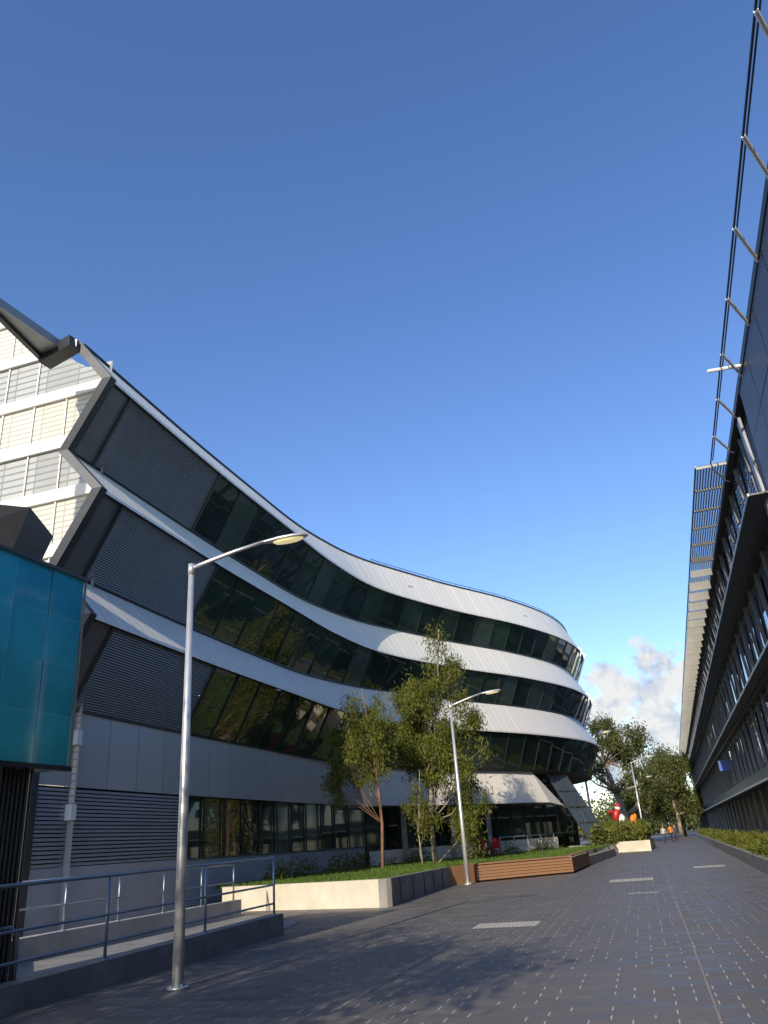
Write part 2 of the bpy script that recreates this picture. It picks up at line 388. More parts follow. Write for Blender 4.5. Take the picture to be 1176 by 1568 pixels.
# mesh clad wall
mw=MB(); w0=np.array([-9.35,23.0]); wd=np.array([-.959,.283]); wn_=np.array([-.283,-.959])
def W(d,o,z): p=w0+wd*d+wn_*o; return (float(p[0]),float(p[1]),z)
L=16
zb=[2.9+2.04*i for i in range(10)]
def capz(d): return 18.35+ max(0,(d-1.2))*.95
for k,z in enumerate(zb):
    top=z+2.04
    mn='meshd' if k in(5,7) else 'meshp'
    nseg=30
    for i in range(nseg):
        d0=L*i/nseg;d1=L*(i+1)/nseg; c0,c1=capz(d0),capz(d1)
        if z+.42<min(c0,c1):
            a0,a1=min(top,c0),min(top,c1)
            mw.poly([W(d1,0,z+.42),W(d0,0,z+.42),W(d0,0,a0),W(d1,0,a1)],mn,[(d1,0),(d0,0),(d0,a0-z-.42),(d1,a1-z-.42)])
            mw.hexa([W(d0,-.1,z),W(d1,-.1,z),W(d1,-.1,z+.42),W(d0,-.1,z+.42)],[W(d0,.12,z),W(d1,.12,z),W(d1,.12,z+.42),W(d0,.12,z+.42)],'whiteband')
    for d in np.arange(.4,L,1.4):
        if top<capz(d): mw.beam(W(d,.04,z+.4),W(d,.04,top),.04,.05,'whiteband')
mw.poly([W(0,-.02,0),W(L,-.02,0),W(L,-.02,3),W(0,-.02,3)],'basewall')
for o,n in ((bands,'cladding_bands'),(glz,'glazing'),(fr,'frames'),(lou,'louvre_panels'),(gr,'ventilation_grille'),(roof,'roof'),(fin,'end_fins'),(mw,'mesh_clad_wall')):
    o.build(n,bld)

# ------------------------------------------------------------------ teal glass pavilion
pav=empty('teal_glass_pavilion')
b=MB(); A=np.array([-5.04,12.0]); dv=np.array([-.337,-.942]); nv=np.array([-.942,.337])
def T(d,o,z): p=A+dv*d+nv*o; return (float(p[0]),float(p[1]),z)
Lb=7
for i in range(10):
    for j in range(2):
        d0=.7*i;d1=.7*(i+1);z0=3+1.5*j;z1=z0+1.5;r=[random.uniform(-.012,.012) for _ in range(4)]
        b.poly([T(d1,r[0],z0),T(d0,r[1],z0),T(d0,r[2],z1),T(d1,r[3],z1)],'teal',[(d1,z0-3),(d0,z0-3),(d0,z1-3),(d1,z1-3)])
b.poly([T(0,0,3.0),T(0,3,3.0),T(0,3,6.0),T(0,0,6.0)],'teal')
b.poly([T(Lb,0,3.0),T(Lb,3,3.0),T(Lb,3,6.0),T(Lb,0,6.0)],'teal')
b.poly([T(Lb,3,3.0),T(0,3,3.0),T(0,3,6.0),T(Lb,3,6.0)],'teal')
b.poly([T(0,0,5.98),T(0,3,5.98),T(Lb,3,5.98),T(Lb,0,5.98)],'roof'); b.poly([T(0,0,3.02),T(0,3,3.02),T(Lb,3,3.02),T(Lb,0,3.02)],'greypanel')
b.build('glass_box',pav)
b=MB()
b.beam(T(-.03,-.02,3.0),T(Lb,-.02,3.0),.08,.07,'mull'); b.beam(T(-.03,-.02,6.0),T(Lb,-.02,6.0),.05,.05,'greypanel')
b.beam(T(-.02,-.02,3.0),T(-.02,-.02,6.0),.03,.03,'greypanel')
for k in range(9):
    p=T(.55,.25+.06*k,0); b.beam((p[0],p[1],0),(p[0],p[1],3.0),.03,.05,'darkframe',up=(0,1,0))
for k in range(8):
    p=T(.45+.08*k,.22,0); b.beam((p[0],p[1],0),(p[0],p[1],3.0),.035,.04,'darkframe',up=(0,1,0))
p=T(.85,.6,0); b.box(p[0]-.25,p[0]+.3,p[1]-.25,p[1]+.25,0,3.0,'black')
p=T(1.6,.45,0); b.box(p[0]-.15,p[0]+.15,p[1]-.15,p[1]+.15,0,3.0,'fin')
p=T(3.5,.45,0); b.box(p[0]-.15,p[0]+.15,p[1]-.15,p[1]+.15,0,3.0,'fin')
b.build('columns_and_frame',pav)

# ------------------------------------------------------------------ ramp, kerb, railings
def railing(name,p0,p1,z0,z1,npost,h,mids=(.45,)):
    b=MB(); p0=Vector(p0);p1=Vector(p1)
    for i in range(npost):
        t=i/(npost-1); p=p0.lerp(p1,t); zb_=z0+(z1-z0)*t
        b.tube([(p.x,p.y,zb_),(p.x,p.y,zb_+h)],.026,'rail',8)
        b.tube([(p.x,p.y,zb_),(p.x,p.y,zb_+.015)],.06,'rail',10)
    for m_ in (1.0,)+tuple(mids):
        b.tube([(p0.x,p0.y,z0+h*m_),(p1.x,p1.y,z1+h*m_)],.028 if m_==1 else .02,'rail',8)
    return b.build(name,None,True)
b=MB()
def kwall(b,p,q,th,z0a,z1a,z1b,mn):
    p=np.array(p,float);q=np.array(q,float);d=(q-p)/np.hypot(*(q-p));n=np.array([-d[1],d[0]])*th
    a=[(*p,z0a),(*q,z0a),(*(q+n),z0a),(*(p+n),z0a)]; c=[(*p,z1a),(*q,z1b),(*(q+n),z1b),(*(p+n),z1a)]
    b.hexa([tuple(map(float,x)) for x in a],[tuple(map(float,x)) for x in c],mn)
kwall(b,(-7.2,4.2),(-2.87,19.0),.32,0,.24,.42,'concrete_d')
b.build('ramp_kerb')
railing('ramp_railing',(-7.2,4.75),(-3.05,18.85),.25,.41,6,1.15,(.52,.2))
b=MB(); kwall(b,(-7.9,16.2),(-5.2,26.0),.28,0,.45,.45,'concrete')
b.build('low_concrete_wall')
railing('ramp_railing',(-8.0,16.5),(-5.4,25.8),.45,.45,6,1.0,(.5,))
b=MB(); kwall(b,(-6.1,12.2),(-7.9,16.2),.28,0,.5,.5,'concrete'); b.build('low_concrete_wall')
b=MB(); b.poly([(-7.6,4,.012),(-3.2,19,.012),(-2.9,22,.012),(-6,28,.012),(-12,24,.012),(-12,4,.012)],'concrete_d'); b.build('ramp_floor')
b=MB(); b.tube([(-7.0,8.6,.75),(-5.6,11.2,.95),(-5.42,11.55,.96),(-5.36,11.65,.85),(-5.36,11.68,.3)],.028,'rail',8)
b.tube([(-7.0,8.6,.45),(-5.6,11.2,.62),(-5.5,11.4,.58),(-5.46,11.45,.3)],.024,'rail',8); b.build('handrail',None,True)

# ------------------------------------------------------------------ garden bed + bench
b=MB()
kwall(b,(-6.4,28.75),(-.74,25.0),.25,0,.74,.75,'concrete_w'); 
kwall(b,(-.74,25.0),(1.6,34.6),.25,0,.749,.70,'concrete_d')  # shaded side of the wall, its shade painted in with darker concrete
for t in (.16,.33,.5,.66,.83):
    x=-.74+2.34*t;y=25+9.6*t; b.beam((x+.01,y,0.02),(x+.01,y,.72),.03,.03,'black')
kwall(b,(1.6,34.6),(2.75,35.75),.25,0,.70,.70,'wood')
kwall(b,(9.5,45.0),(14.2,58.5),.3,0,.45,.45,'concrete')
b.build('garden_retaining_wall')
lawn=MB()
cl=[(-6.3,28.9),(-.8,25.25),(1.5,34.7),(2.7,36.2),(7.0,37.8),(9.3,45.2),(14,58.6)]
bk=[F(s_,IN-.3,.0)[:2] for s_ in np.linspace(sW1+1,9,16)]
lawn.poly([(p[0],p[1],.66) for p in cl+list(bk)],'soil'); 
lawn.build('lawn')
def inside(x,y,poly):
    c=False;j=len(poly)-1
    for i in range(len(poly)):
        if ((poly[i][1]>y)!=(poly[j][1]>y)) and (x<(poly[j][0]-poly[i][0])*(y-poly[i][1])/(poly[j][1]-poly[i][1])+poly[i][0]): c=not c
        j=i
    return c
def leafmesh(name,cent,size,mn,parent=None,droop=.6,asp=.3,up=False):
    n=len(cent); d=rng.normal(size=(n,3)); d[:,2]-=droop*1.5
    if up: d=rng.normal(size=(n,3))*.35; d[:,2]=1
    d/=np.linalg.norm(d,axis=1)[:,None]; w=np.cross(d,rng.normal(size=(n,3))); w/=np.linalg.norm(w,axis=1)[:,None]
    L_=(size*rng.uniform(.6,1.3,n))[:,None]; 
    v=np.stack([cent,cent+d*L_*.5+w*L_*asp*.5,cent+d*L_,cent+d*L_*.5-w*L_*asp*.5],1).reshape(-1,3)
    me=bpy.data.meshes.new(name); me.vertices.add(4*n); me.vertices.foreach_set('co',v.ravel())
    me.loops.add(4*n); me.loops.foreach_set('vertex_index',np.arange(4*n)); me.polygons.add(n)
    me.polygons.foreach_set('loop_start',np.arange(n)*4); me.polygons.foreach_set('loop_total',np.full(n,4))
    me.materials.append(M[mn]); me.update(calc_edges=True); me.validate()
    o=bpy.data.objects.new(name,me); COL.objects.link(o)
    if parent: o.parent=parent
    return o
poly=cl+list(bk); pts=[]
while len(pts)<26000:
    x=random.uniform(-7,15);y=25+34*random.random()**1.5
    if inside(x,y,poly): pts.append((x,y,.655))
leafmesh('grass',np.array(pts),.13,'grass',None,up=True,asp=.22)
n=9000; sv=rng.uniform(9,sW1,n); keep=np.sin(sv*2.1)+np.sin(sv*.9+2)>.2; sv=sv[keep]
pp=np.array([F(s_,0,0)[:2] for s_ in sv])+np.array([nrm(s_) for s_ in sv])*rng.uniform(-.7,.3,(len(sv),1))
leafmesh('shrub_border',np.column_stack([pp,.66+rng.random(len(sv))*(.5+.3*np.sin(sv*3))]),.18,'leafA',None,droop=-.3,asp=.3)
b=MB()
bq=[(2.75,35.6),(7.1,37.3),(9.5,45.0)]
def slatrun(p,q,th=.62):
    p=np.array(p);q=np.array(q);d=(q-p)/np.hypot(*(q-p));n=np.array([-d[1],d[0]])
    for i in range(5):
        z=.07+i*.115
        a=p+n*.03;c=q+n*.03
        b.beam((*map(float,a),z+.05),(*map(float,c),z+.05),.05,.098,'wood')
    for i in range(6):
        o=n*(.05+i*.11)
        a=p+o;c=q+o; b.beam((*map(float,a),.69),(*map(float,c),.69),.098,.05,'wood')
    a=p+n*.1;c=q+n*.1
    b.beam((*map(float,a),.32),(*map(float,c),.32),.05,.6,'black')
slatrun(*bq[:2]); slatrun(bq[1],bq[2])
b.build('timber_bench')

# ------------------------------------------------------------------ trees
def tree(name,base,trunk,blobs,nclump,nleaf,leaf,lm,bark,r0,seed,cr_=(.35,.8),limbs=18,asp=.3,droop=.9,lr=.36):
    R=np.random.default_rng(seed); e=empty(name)
    t=MB(); tp=[Vector(base)+Vector(p) for p in trunk]; n=len(tp)
    t.tube([tuple(p) for p in tp],[r0*(1-.75*i/(n-1)) for i in range(n)],bark,9)
    cc=[]
    wts=np.array([b_[1][0]*b_[1][1]*b_[1][2] for b_ in blobs]);wts=wts/wts.sum()
    for i in range(nclump):
        bl=blobs[R.choice(len(blobs),p=wts)]
        v=R.normal(size=3);v/=np.linalg.norm(v);v*=R.uniform(.25,1)**.6
        cc.append(np.array(base)+np.array(bl[0])+v*np.array(bl[1]))
    cc=np.array(cc)
    for i in range(min(limbs,nclump)):
        c=Vector(cc[i]); 
        cand=[p for p in tp if p.z<c.z-.3] or [tp[len(tp)//2]]
        s_=min(cand,key=lambda p:(p-c).length); k=tp.index(s_)
        rr=r0*(1-.75*k/(n-1))*lr
        mid=s_.lerp(c,.5)+Vector((R.normal()*.15,R.normal()*.15,-.15+.1*R.normal()))
        t.tube([tuple(s_),tuple(mid),tuple(c)],[rr,rr*.6,rr*.2],bark,6)
    t.build('trunk',e,True)
    per=R.pareto(2.5,nclump)+.5; per=per/per.sum()
    ct=[]
    for c,w_ in zip(cc,per):
        m_=int(nleaf*w_); r=R.uniform(*cr_)
        g=R.normal(size=(m_,3))*r*.55*np.array([1,1,1.25])
        ct.append(c+g)
    ct=np.concatenate(ct)
    ct=ct[ct[:,2]>base[2]+.3]
    leafmesh('foliage',ct,leaf,lm,e,asp=asp,droop=droop)
    return e
tree('offcamera_shade_tree',(1.25,42,.6),[(0,0,0),(-.05,0,2),(.15,0,4),(.5,0,6.2),(.9,0,8.5),(1.3,0,11.9)],
     [((.6,0,7.0),(2.2,2,2.3)),((.1,0,4.9),(2.0,2,1.6)),((1.4,0,10.1),(1.0,.9,2.4)),((1.7,0,3.2),(1.2,1.2,2.6)),((-.5,0,8.3),(1.1,1,1.1)),((2.3,0,6.0),(1.1,1.2,1.6))],110,31000,.23,'leafA','bark',.14,3,(.28,.6),44,.24)
tree('offcamera_shade_tree',(-1.25,38,.6),[(0,0,0),(.1,0,2),(.0,0,4),(-.2,0,6),(-.5,0,8.2)],
     [((-.3,0,6.7),(1.3,1.2,1.5)),((-1.2,0,5.1),(1.3,1.1,1.5)),((.4,0,5.5),(.9,1,1.3)),((-1.8,0,3.9),(.6,.6,1.0))],58,13500,.20,'leafA','bark_r',.085,5,(.22,.5),34,.22,1.1,.3)
tree('sapling_tree',(.6,40,.6),[(0,0,0),(-.1,0,1.5),(.1,0,3.2),(.2,0,4.4)],[((.2,0,2.6),(.8,.7,1.5))],20,2600,.16,'leafA','bark',.05,8,(.2,.4),18,.28)
tree('sapling_tree',(2.9,44,.6),[(0,0,0),(.1,0,1.5),(.1,0,3),(.2,0,4.6)],[((.1,0,2.4),(.8,.8,2))],22,3500,.18,'leafA','bark',.05,9,(.25,.45),18,.3)
tree('gum_tree',(26.2,99,0),[(0,0,0),(-.3,0,3),(-1.0,0,6),(-1.6,0,9),(-2,0,13)],
     [((-1.8,0,12.0),(3.4,3,2.2)),((1.8,0,10.8),(2.4,2,2.8)),((-3.0,0,8.8),(2.2,2,1.6)),((.7,0,6.0),(2.6,2,1.8)),((3.2,0,12.6),(1.2,1.2,1.2))],62,13000,.36,'leafB','bark',.5,13,(.5,1.0),50,.35,.6,.5)
tree('gum_tree',(33.5,118,0),[(0,0,0),(0,0,3),(.4,0,5),(.6,0,9)],[((.4,0,7),(3.4,2.5,3.0)),((-1.5,0,3.8),(2.2,2,2.0))],50,9000,.42,'leafB','bark',.3,14,(.6,1.1),24,.4)
tree('gum_tree',(39.5,122,0),[(0,0,0),(0,0,3),(-.4,0,6),(-.6,0,10)],[((-.4,0,8.8),(3.8,3,3.0)),((1.6,0,5),(2.8,2,2.8)),((-2.2,0,4.5),(2,2,2.4))],60,11000,.42,'leafB','bark',.35,15,(.6,1.2),26,.4)
tree('gum_tree',(44.5,136,0),[(0,0,0),(0,0,3),(-.4,0,6),(-.2,0,11)],[((-.4,0,9.5),(3.6,3,3.8)),((-1,0,4.5),(3,3,3))],54,9000,.45,'leafB','bark',.4,16,(.7,1.3),24,.4)
tree('offcamera_shade_tree',(12.0,13,0),[(0,0,0),(0,0,3),(.3,0,6),(.2,0,9)],[((0,0,6.5),(2.2,2.4,2.8)),((.4,0,4),(1.8,1.8,1.6))],44,7000,.26,'leafA','bark',.16,21,(.4,.9),20,.35)
tree('offcamera_shade_tree',(-8.3,-1.0,0),[(0,0,0),(0,0,3),(.3,0,6),(.2,0,9)],[((0,0,7.0),(2.6,2.6,2.4)),((1.6,0,5.2),(2.0,1.8,1.3)),((2.4,-1,7.4),(1.6,1.6,1.4))],60,15000,.24,'leafA','bark',.18,23,(.4,.9),24,.35)  # unseen tree added behind the camera to throw shade on the near paving
ct=[]
for i in range(170):
    x=random.uniform(20,75); y=random.uniform(185,215); h=random.uniform(3,9.5)
    g=rng.normal(size=(90,3))*np.array([2.2,2,1.6]); ct.append(np.array([x,y,h*.6])+g*np.array([1,1,h/6]))
ct=np.concatenate(ct); ct=ct[ct[:,2]>0.1]; leafmesh('distant_tree_belt',ct,.8,'leafB',None,asp=.6)

# ------------------------------------------------------------------ hedge bed far
b=MB(); b.prism([(12.6,60.5),(15.0,66.2),(18.3,64.2),(21.5,74),(17.9,76),(11.8,63)],0,.75,'concrete_w','soil'); b.build('planter_wall')
def fill(name,quad,z0,z1,n,size,mn):
    q=np.array(quad,float); a=rng.random((n,1));c=rng.random((n,1))
    p=(q[0]*(1-a)+q[1]*a)*(1-c)+(q[3]*(1-a)+q[2]*a)*c
    zt=z1*(1+.14*np.sin(p[:,0]*2.3)+.10*np.sin(p[:,1]*3.1+1))
    z=z0+(zt-z0)*rng.random(n)**.6
    leafmesh(name,np.column_stack([p,z]),size,mn,None,droop=-.2,asp=.4)
fill('hedge',[(13.2,61.6),(15.2,65.8),(18.1,64.7),(21.0,73)],.7,1.7,9000,.24,'hedge')
fill('hedge',[(14.8,66.6),(18.1,64.6),(21.2,73.6),(17.8,75.5)],.7,1.9,9000,.26,'hedge')

# ------------------------------------------------------------------ right building
rb=empty('perforated_screen_building')
dr=np.array([.303,.953]); nr=np.array([.953,-.303]); ro=np.array([4.6,0.])
def R(s,o,z): p=ro+dr*s+nr*o; return (float(p[0]),float(p[1]),z)
H=13.6; s0,s1=-25,165
def rq(mb,sa,sb,oa,za,ob,zb,mn): mb.poly([R(sa,oa,za),R(sb,oa,za),R(sb,ob,zb),R(sa,ob,zb)],mn,[(sa,0),(sb,0),(sb,math.hypot(ob-oa,zb-za)),(sa,math.hypot(ob-oa,zb-za))])
w=MB()
rq(w,s0,s1,.25,3.3,.25,H,'rwall'); rq(w,s0,s1,.25,3.3,3.5,3.3,'rwall'); rq(w,s0,s1,3.5,0,3.5,3.3,'rwall')
rq(w,s0,s1,.25,H,18,H,'roof'); w.poly([R(s0,.25,0),R(s0,18,0),R(s0,18,H),R(s0,.25,H)],'rwall'); w.poly([R(s1,.25,0),R(s1,18,0),R(s1,18,H),R(s1,.25,H)],'rwall')
rq(w,s0,s1,18,0,18,H,'rwall')
for z in (3.3,6.6,10.0,H-.02):
    w.beam(R(s0,.1,z),R(s1,.1,z),.34,.22,'darkframe')
w.beam(R(s0,-.06,3.25),R(s1,-.06,3.25),.06,.10,'cream')
w.build('walls',rb)
g=MB(); f=MB()
SC=21.0
for li,z in enumerate((3.7,7.0,10.4)):
    s=(-8.0 if li==0 else SC+1.2)+li*.7
    while s<150:
        j=[random.uniform(-.03,.03) for _ in range(4)]
        zt=z+2.6 if li<2 else z+2.9
        g.poly([R(s,.2+j[0],z+.3),R(s+2.0,.2+j[1],z+.3),R(s+2.0,.2+j[2],zt),R(s,.2+j[3],zt)],'glassb')
        f.beam(R(s-.12,.16,z+.2),R(s+.40,.10,z+2.8),.04,.13,'rfin',up=(*nr,0))
        s+=2.5
for s in np.arange(26,150,4.8):
    f.beam(R(s,1.2,0),R(s,1.2,3.3),.35,.35,'concrete_d')
    g.poly([R(s+.5,3.4,.2),R(s+4.2,3.4,.2),R(s+4.2,3.4,2.8),R(s+.5,3.4,2.8)],'glassb')
g.build('windows',rb); f.build('fins_and_columns',rb)
sc=MB()
ss=s0
while ss<SC:
    for z in np.arange(6.75,13.3,1.7):
        sc.poly([R(ss+.02,-.04,z),R(ss+2.18,-.04,z),R(ss+2.18,-.04,z+1.66),R(ss+.02,-.04,z+1.66)],'perfs',[(ss,z),(ss+2.2,z),(ss+2.2,z+1.7),(ss,z+1.7)])
    ss+=2.2
sc.beam(R(SC+.2,-.1,7.6),R(SC+1.2,-.1,13.0),.35,.08,'fin',up=(*nr,0))
# slim solid sunshade ledges, one per storey, in bays
for z,o in ((10.05,.6),(6.65,.5)):
    for s in np.arange(SC,150,2.2):
        a=[R(s+.02,-o,z),R(s+2.18,-o,z),R(s+2.18,-.08,z),R(s+.02,-.08,z)]
        sc.hexa(a,[(x,y,zz_+.05) for x,y,zz_ in a],'perfs')
    sc.beam(R(SC,-o-.02,z+.02),R(150,-o-.02,z+.02),.04,.09,'fin')
rq(sc,26.5,150,-1.15,H,-.02,H,'perf2')
sc.beam(R(26.5,-1.15,H),R(150,-1.15,H),.05,.08,'greypanel'); sc.beam(R(26.5,-.55,H),R(150,-.55,H),.03,.05,'greypanel')
for i,s in enumerate(np.arange(26.5,150,2.2)):
    k=min(max((s-34)/8,0),1); hgt=.10+.36*k
    sc.beam(R(s,-1.15,H-hgt/2-.03),R(s,-.1,H-hgt/2-.03),.05,hgt,'greypanel' if s<38 else 'cream')  # far blades coloured cream for the sunlight they catch, near ones grey
sc.build('perforated_screens',rb)
tr=MB()
tr.tube([R(0,-.62,H+.02),R(26.5,-.62,H+.02)],.026,'darkframe',6); tr.tube([R(0,-.45,H+.35),R(27,-.45,H+.35)],.022,'darkframe',6)
for s in np.arange(.8,27,2.6):
    tr.tube([R(s,-.62,H),R(s+1.25,-.04,H-.10)],.045,'white',6); tr.tube([R(s+1.25,-.04,H-.10),R(s+1.4,.1,H-.10)],.05,'white',6)
tr.beam(R(s0,.02,H+.05),R(60,.02,H+.05),.10,.25,'darkframe')
tr.tube([R(19.6,-1.0,H-.1),R(19.9,.1,H)],.05,'white',6)
tr.build('roof_edge_cable_truss',rb)
b=MB(); 
b.beam(R(62,-.1,5.0),R(62,-.1,5.7),.9,.06,'blue',up=(*dr,0))
b.build('blue_sign_board',rb)
b=MB()
def rp(a,c,d,e,z0,z1,mn): b.hexa([R(a,d,z0),R(c,d,z0),R(c,e,z0),R(a,e,z0)],[R(a,d,z1),R(c,d,z1),R(c,e,z1),R(a,e,z1)],mn)
rp(22,118,-1.95,-1.70,0,.45,'concrete_d'); rp(22,118,-1.70,-.4,0,.38,'soil'); b.build('street_planter')
n=26000; sv=22+rng.random(n)**1.8*95; ov=-1.75+rng.random(n)*1.4
keep=np.sin(sv*1.9)+np.sin(sv*.83+1)>-.8; sv=sv[keep];ov=ov[keep]
zv=.38+rng.random(len(sv))*(.35+.25*np.sin(sv*1.3))
P=ro+sv[:,None]*dr+ov[:,None]*nr
leafmesh('planter_shrubs',np.column_stack([P,zv]),.24,'leafA',None,droop=-.7,asp=.22)

# ------------------------------------------------------------------ street lamps
def lamp(x,y,h,az=0):
    k=h/6.2; b=MB()
    b.tube([(0,0,0),(0,0,.03*k)],.15*k,'steel',14)
    for a in range(4): 
        c=math.radians(45+90*a); b.tube([(.11*k*math.cos(c),.11*k*math.sin(c),.03*k),(.11*k*math.cos(c),.11*k*math.sin(c),.06*k)],.014*k,'steel',6)
    b.tube([(0,0,.03*k),(0,0,2*k),(0,0,6.13*k)],[.082*k,.072*k,.046*k],'steel',16)
    b.tube([(0,0,6.05*k),(0,0,6.24*k)],.056*k,'steel',14)
    b.tube([(0,0,6.16*k),(.3*k,0,6.27*k),(.75*k,0,6.42*k),(1.22*k,0,6.55*k)],[.040*k,.037*k,.033*k,.030*k],'steel',10)
    prof=[(1.15,.035,.03),(1.3,.06,.045),(1.5,.11,.06),(1.75,.13,.062),(1.93,.09,.05),(2.0,.03,.02)]
    rings=[]
    for px,wy,hz_ in prof:
        zc=6.53+(px-1.15)*.10
        rings.append([(px*k,math.cos(t)*wy*k,(zc+math.sin(t)*hz_*(1 if math.sin(t)>0 else .45))*k) for t in np.linspace(0,2*math.pi,12,endpoint=False)])
    for a,c in zip(rings[:-1],rings[1:]):
        for i in range(12):
            j=(i+1)%12; b.poly([a[i],a[j],c[j],c[i]],'steel')
    b.poly(rings[0],'steel'); b.poly(rings[-1],'steel')
    lp=[]
    for t in np.linspace(0,2*math.pi,14,endpoint=False):
        px=1.66+.27*math.cos(t); lp.append((px*k,.10*math.sin(t)*k,(6.53+(px-1.15)*.10-.033)*k))
    lq=[(1.66*k+(p[0]-1.66*k)*.8,p[1]*.8,p[2]-.03*k) for p in lp]
    for i in range(14):
        j=(i+1)%14; b.poly([lp[i],lp[j],lq[j],lq[i]],'lens')
    b.poly(lq,'lens')
    o=b.build('street_lamp',None,True); o.location=(x,y,.004); o.rotation_euler=(0,0,az); return o
lamp(-3.34,12.3,6.2); lamp(2.26,34.4,7.1,-.05); lamp(16.0,72.3,9.2,-.1); lamp(25.5,91,8.4,-.1); lamp(32.3,115,7.7,-.1); lamp(52.9,170,6.2,-.2); lamp(41,135,6.4,2.9)

# ------------------------------------------------------------------ pavement details
def slab(x,y,w_,d_,name,mn='slab',z=.006):
    a=math.radians(-16); ca,sa=math.cos(a),math.sin(a); b=MB()
    q=[(-w_/2,-d_/2),(w_/2,-d_/2),(w_/2,d_/2),(-w_/2,d_/2)]
    b.poly([(x+p[0]*ca-p[1]*sa,y+p[0]*sa+p[1]*ca,z) for p in q],mn); return b.build(name)
slab(1.85,17.6,1.3,.95,'drainage_grate'); slab(7.5,29.4,1.45,1.6,'drainage_grate'); slab(12.0,34.5,1.2,1.6,'drainage_grate')
slab(6.2,23.3,.8,.35,'drainage_grate')
b=MB()
b.beam((-.9,10,.0),(11,50,.0),.022,.012,'strip'); b.beam((2.6,8,.0),(13.5,46,.0),.022,.012,'strip'); b.build('paving_joint_strip')

# ------------------------------------------------------------------ sculpture, chairs, people
def ell(mb,c,r,mn,nu=14,nv=9,tilt=0):
    for i in range(nv):
        for j in range(nu):
            P_=[]
            for (a,c_) in ((i,j),(i,j+1),(i+1,j+1),(i+1,j)):
                th=math.pi*a/nv;ph=2*math.pi*c_/nu; x=r[0]*math.sin(th)*math.cos(ph);y=r[1]*math.sin(th)*math.sin(ph);z=r[2]*math.cos(th)
                P_.append((c[0]+x*math.cos(tilt)+z*math.sin(tilt),c[1]+y,c[2]-x*math.sin(tilt)+z*math.cos(tilt)))
            mb.poly(P_,mn)
b=MB()
b.tube([(0,0,0),(0,0,1.2),(.1,0,2.0)],[.14,.12,.10],'white',10)
ell(b,(-.15,0,2.75),(.42,.35,.75),'red',tilt=.3); ell(b,(.35,0,2.35),(.38,.32,.5),'white',tilt=-.4); ell(b,(.1,0,3.5),(.3,.28,.35),'white'); ell(b,(.15,-.1,3.72),(.33,.28,.22),'red')
b.tube([(-.3,0,2.9),(-.9,0,3.2),(-1.05,0,2.8)],[.12,.10,.09],'red',8)
o=b.build('red_white_sculpture',None,True); o.location=(17.5,69.2,.72); o.scale=(.78,.78,.74)
b=MB(); b.tube([(0,0,0),(0,0,1.4)],.08,'white',8); ell(b,(0,0,1.9),(.4,.35,.6),'orange',tilt=.2); ell(b,(.35,0,2.3),(.2,.2,.3),'orange')
o=b.build('orange_sculpture',None,True); o.location=(19.2,71.2,.72); o.scale=(.7,.7,.8)
def chair(x,y,rz):
    b=MB()
    b.beam((-.3,0,.42),(.3,0,.42),.55,.06,'red'); b.beam((-.3,.27,.95),(.3,.27,.95),.06,.75,'red')
    for sx in (-.33,.33):
        b.beam((sx,-.27,.62),(sx,.30,.62),.06,.06,'red'); b.tube([(sx,-.24,0),(sx,-.24,.62)],.03,'red',6); b.tube([(sx,.27,0),(sx,.27,1.25)],.03,'red',6)
    o=b.build('red_chair'); o.location=(x,y,.66); o.rotation_euler=(0,0,rz); o.scale=(.8,.8,.75)
chair(4.3,49.0,.5); chair(5.1,49.7,-.4)
railing('entrance_railing',(5.2,47.9),(8.8,50.9),.66,.66,5,1.0,(.5,))

def person(x,y,h,face,top,legs):
    e=empty('person',(x,y,.004)); e.rotation_euler=(0,0,face)
    k=h/1.75
    V=[(0,0,.95),(0,0,1.18),(0,0,1.42),(0,0,1.52),(0,.01,1.60),(.10,0,.90),(.12,.14,.50),(.12,.05,.08),(.12,.2,.04),(-.10,0,.90),(-.12,-.02,.50),(-.12,-.25,.12),(-.12,-.12,.03),
       (.20,0,1.40),(.26,-.08,1.12),(.27,.05,.90),(.27,.10,.80),(-.20,0,1.40),(-.26,.08,1.12),(-.27,.22,.93),(-.27,.28,.85)]
    E=[(0,1),(1,2),(2,3),(3,4),(0,5),(5,6),(6,7),(7,8),(0,9),(9,10),(10,11),(11,12),(2,13),(13,14),(14,15),(15,16),(2,17),(17,18),(18,19),(19,20)]
    rad=[.14,.13,.15,.06,.055,.09,.065,.045,.04,.09,.065,.045,.04,.065,.045,.035,.03,.065,.045,.035,.03]
    me=bpy.data.meshes.new('body'); me.from_pydata([(a*k,b_*k,c*k) for a,b_,c in V],E,[])
    o=bpy.data.objects.new('body',me); COL.objects.link(o); o.parent=e
    md=o.modifiers.new('skin','SKIN'); sk=me.skin_vertices[0].data
    for i,r in enumerate(rad): sk[i].radius=(r*k,r*k*.85)
    sk[0].use_root=True
    o.modifiers.new('sub','SUBSURF').levels=1
    mm,nt,bb=newmat('clothes'); tc=nt.nodes.new('ShaderNodeTexCoord'); sp=nt.nodes.new('ShaderNodeSeparateXYZ'); nt.links.new(tc.outputs['Object'],sp.inputs[0])
    c=mixc(nt,mth(nt,'GREATER_THAN',sp.outputs[2],.95*k),legs,top); c=mixc(nt,mth(nt,'GREATER_THAN',sp.outputs[2],1.48*k),c,(.45,.27,.19))
    nt.links.new(c,bb.inputs['Base Color']); bb.inputs['Roughness'].default_value=.8
    me.materials.append(mm)
    hd=MB()
    ell(hd,(0,.02*k,1.66*k),(.075*k,.095*k,.115*k),'skin'); ell(hd,(0,-.005*k,1.69*k),(.082*k,.098*k,.105*k),'hair'); ell(hd,(0,.118*k,1.65*k),(.014*k,.02*k,.02*k),'skin',6,4)
    hd.build('head',e,True)
    return e
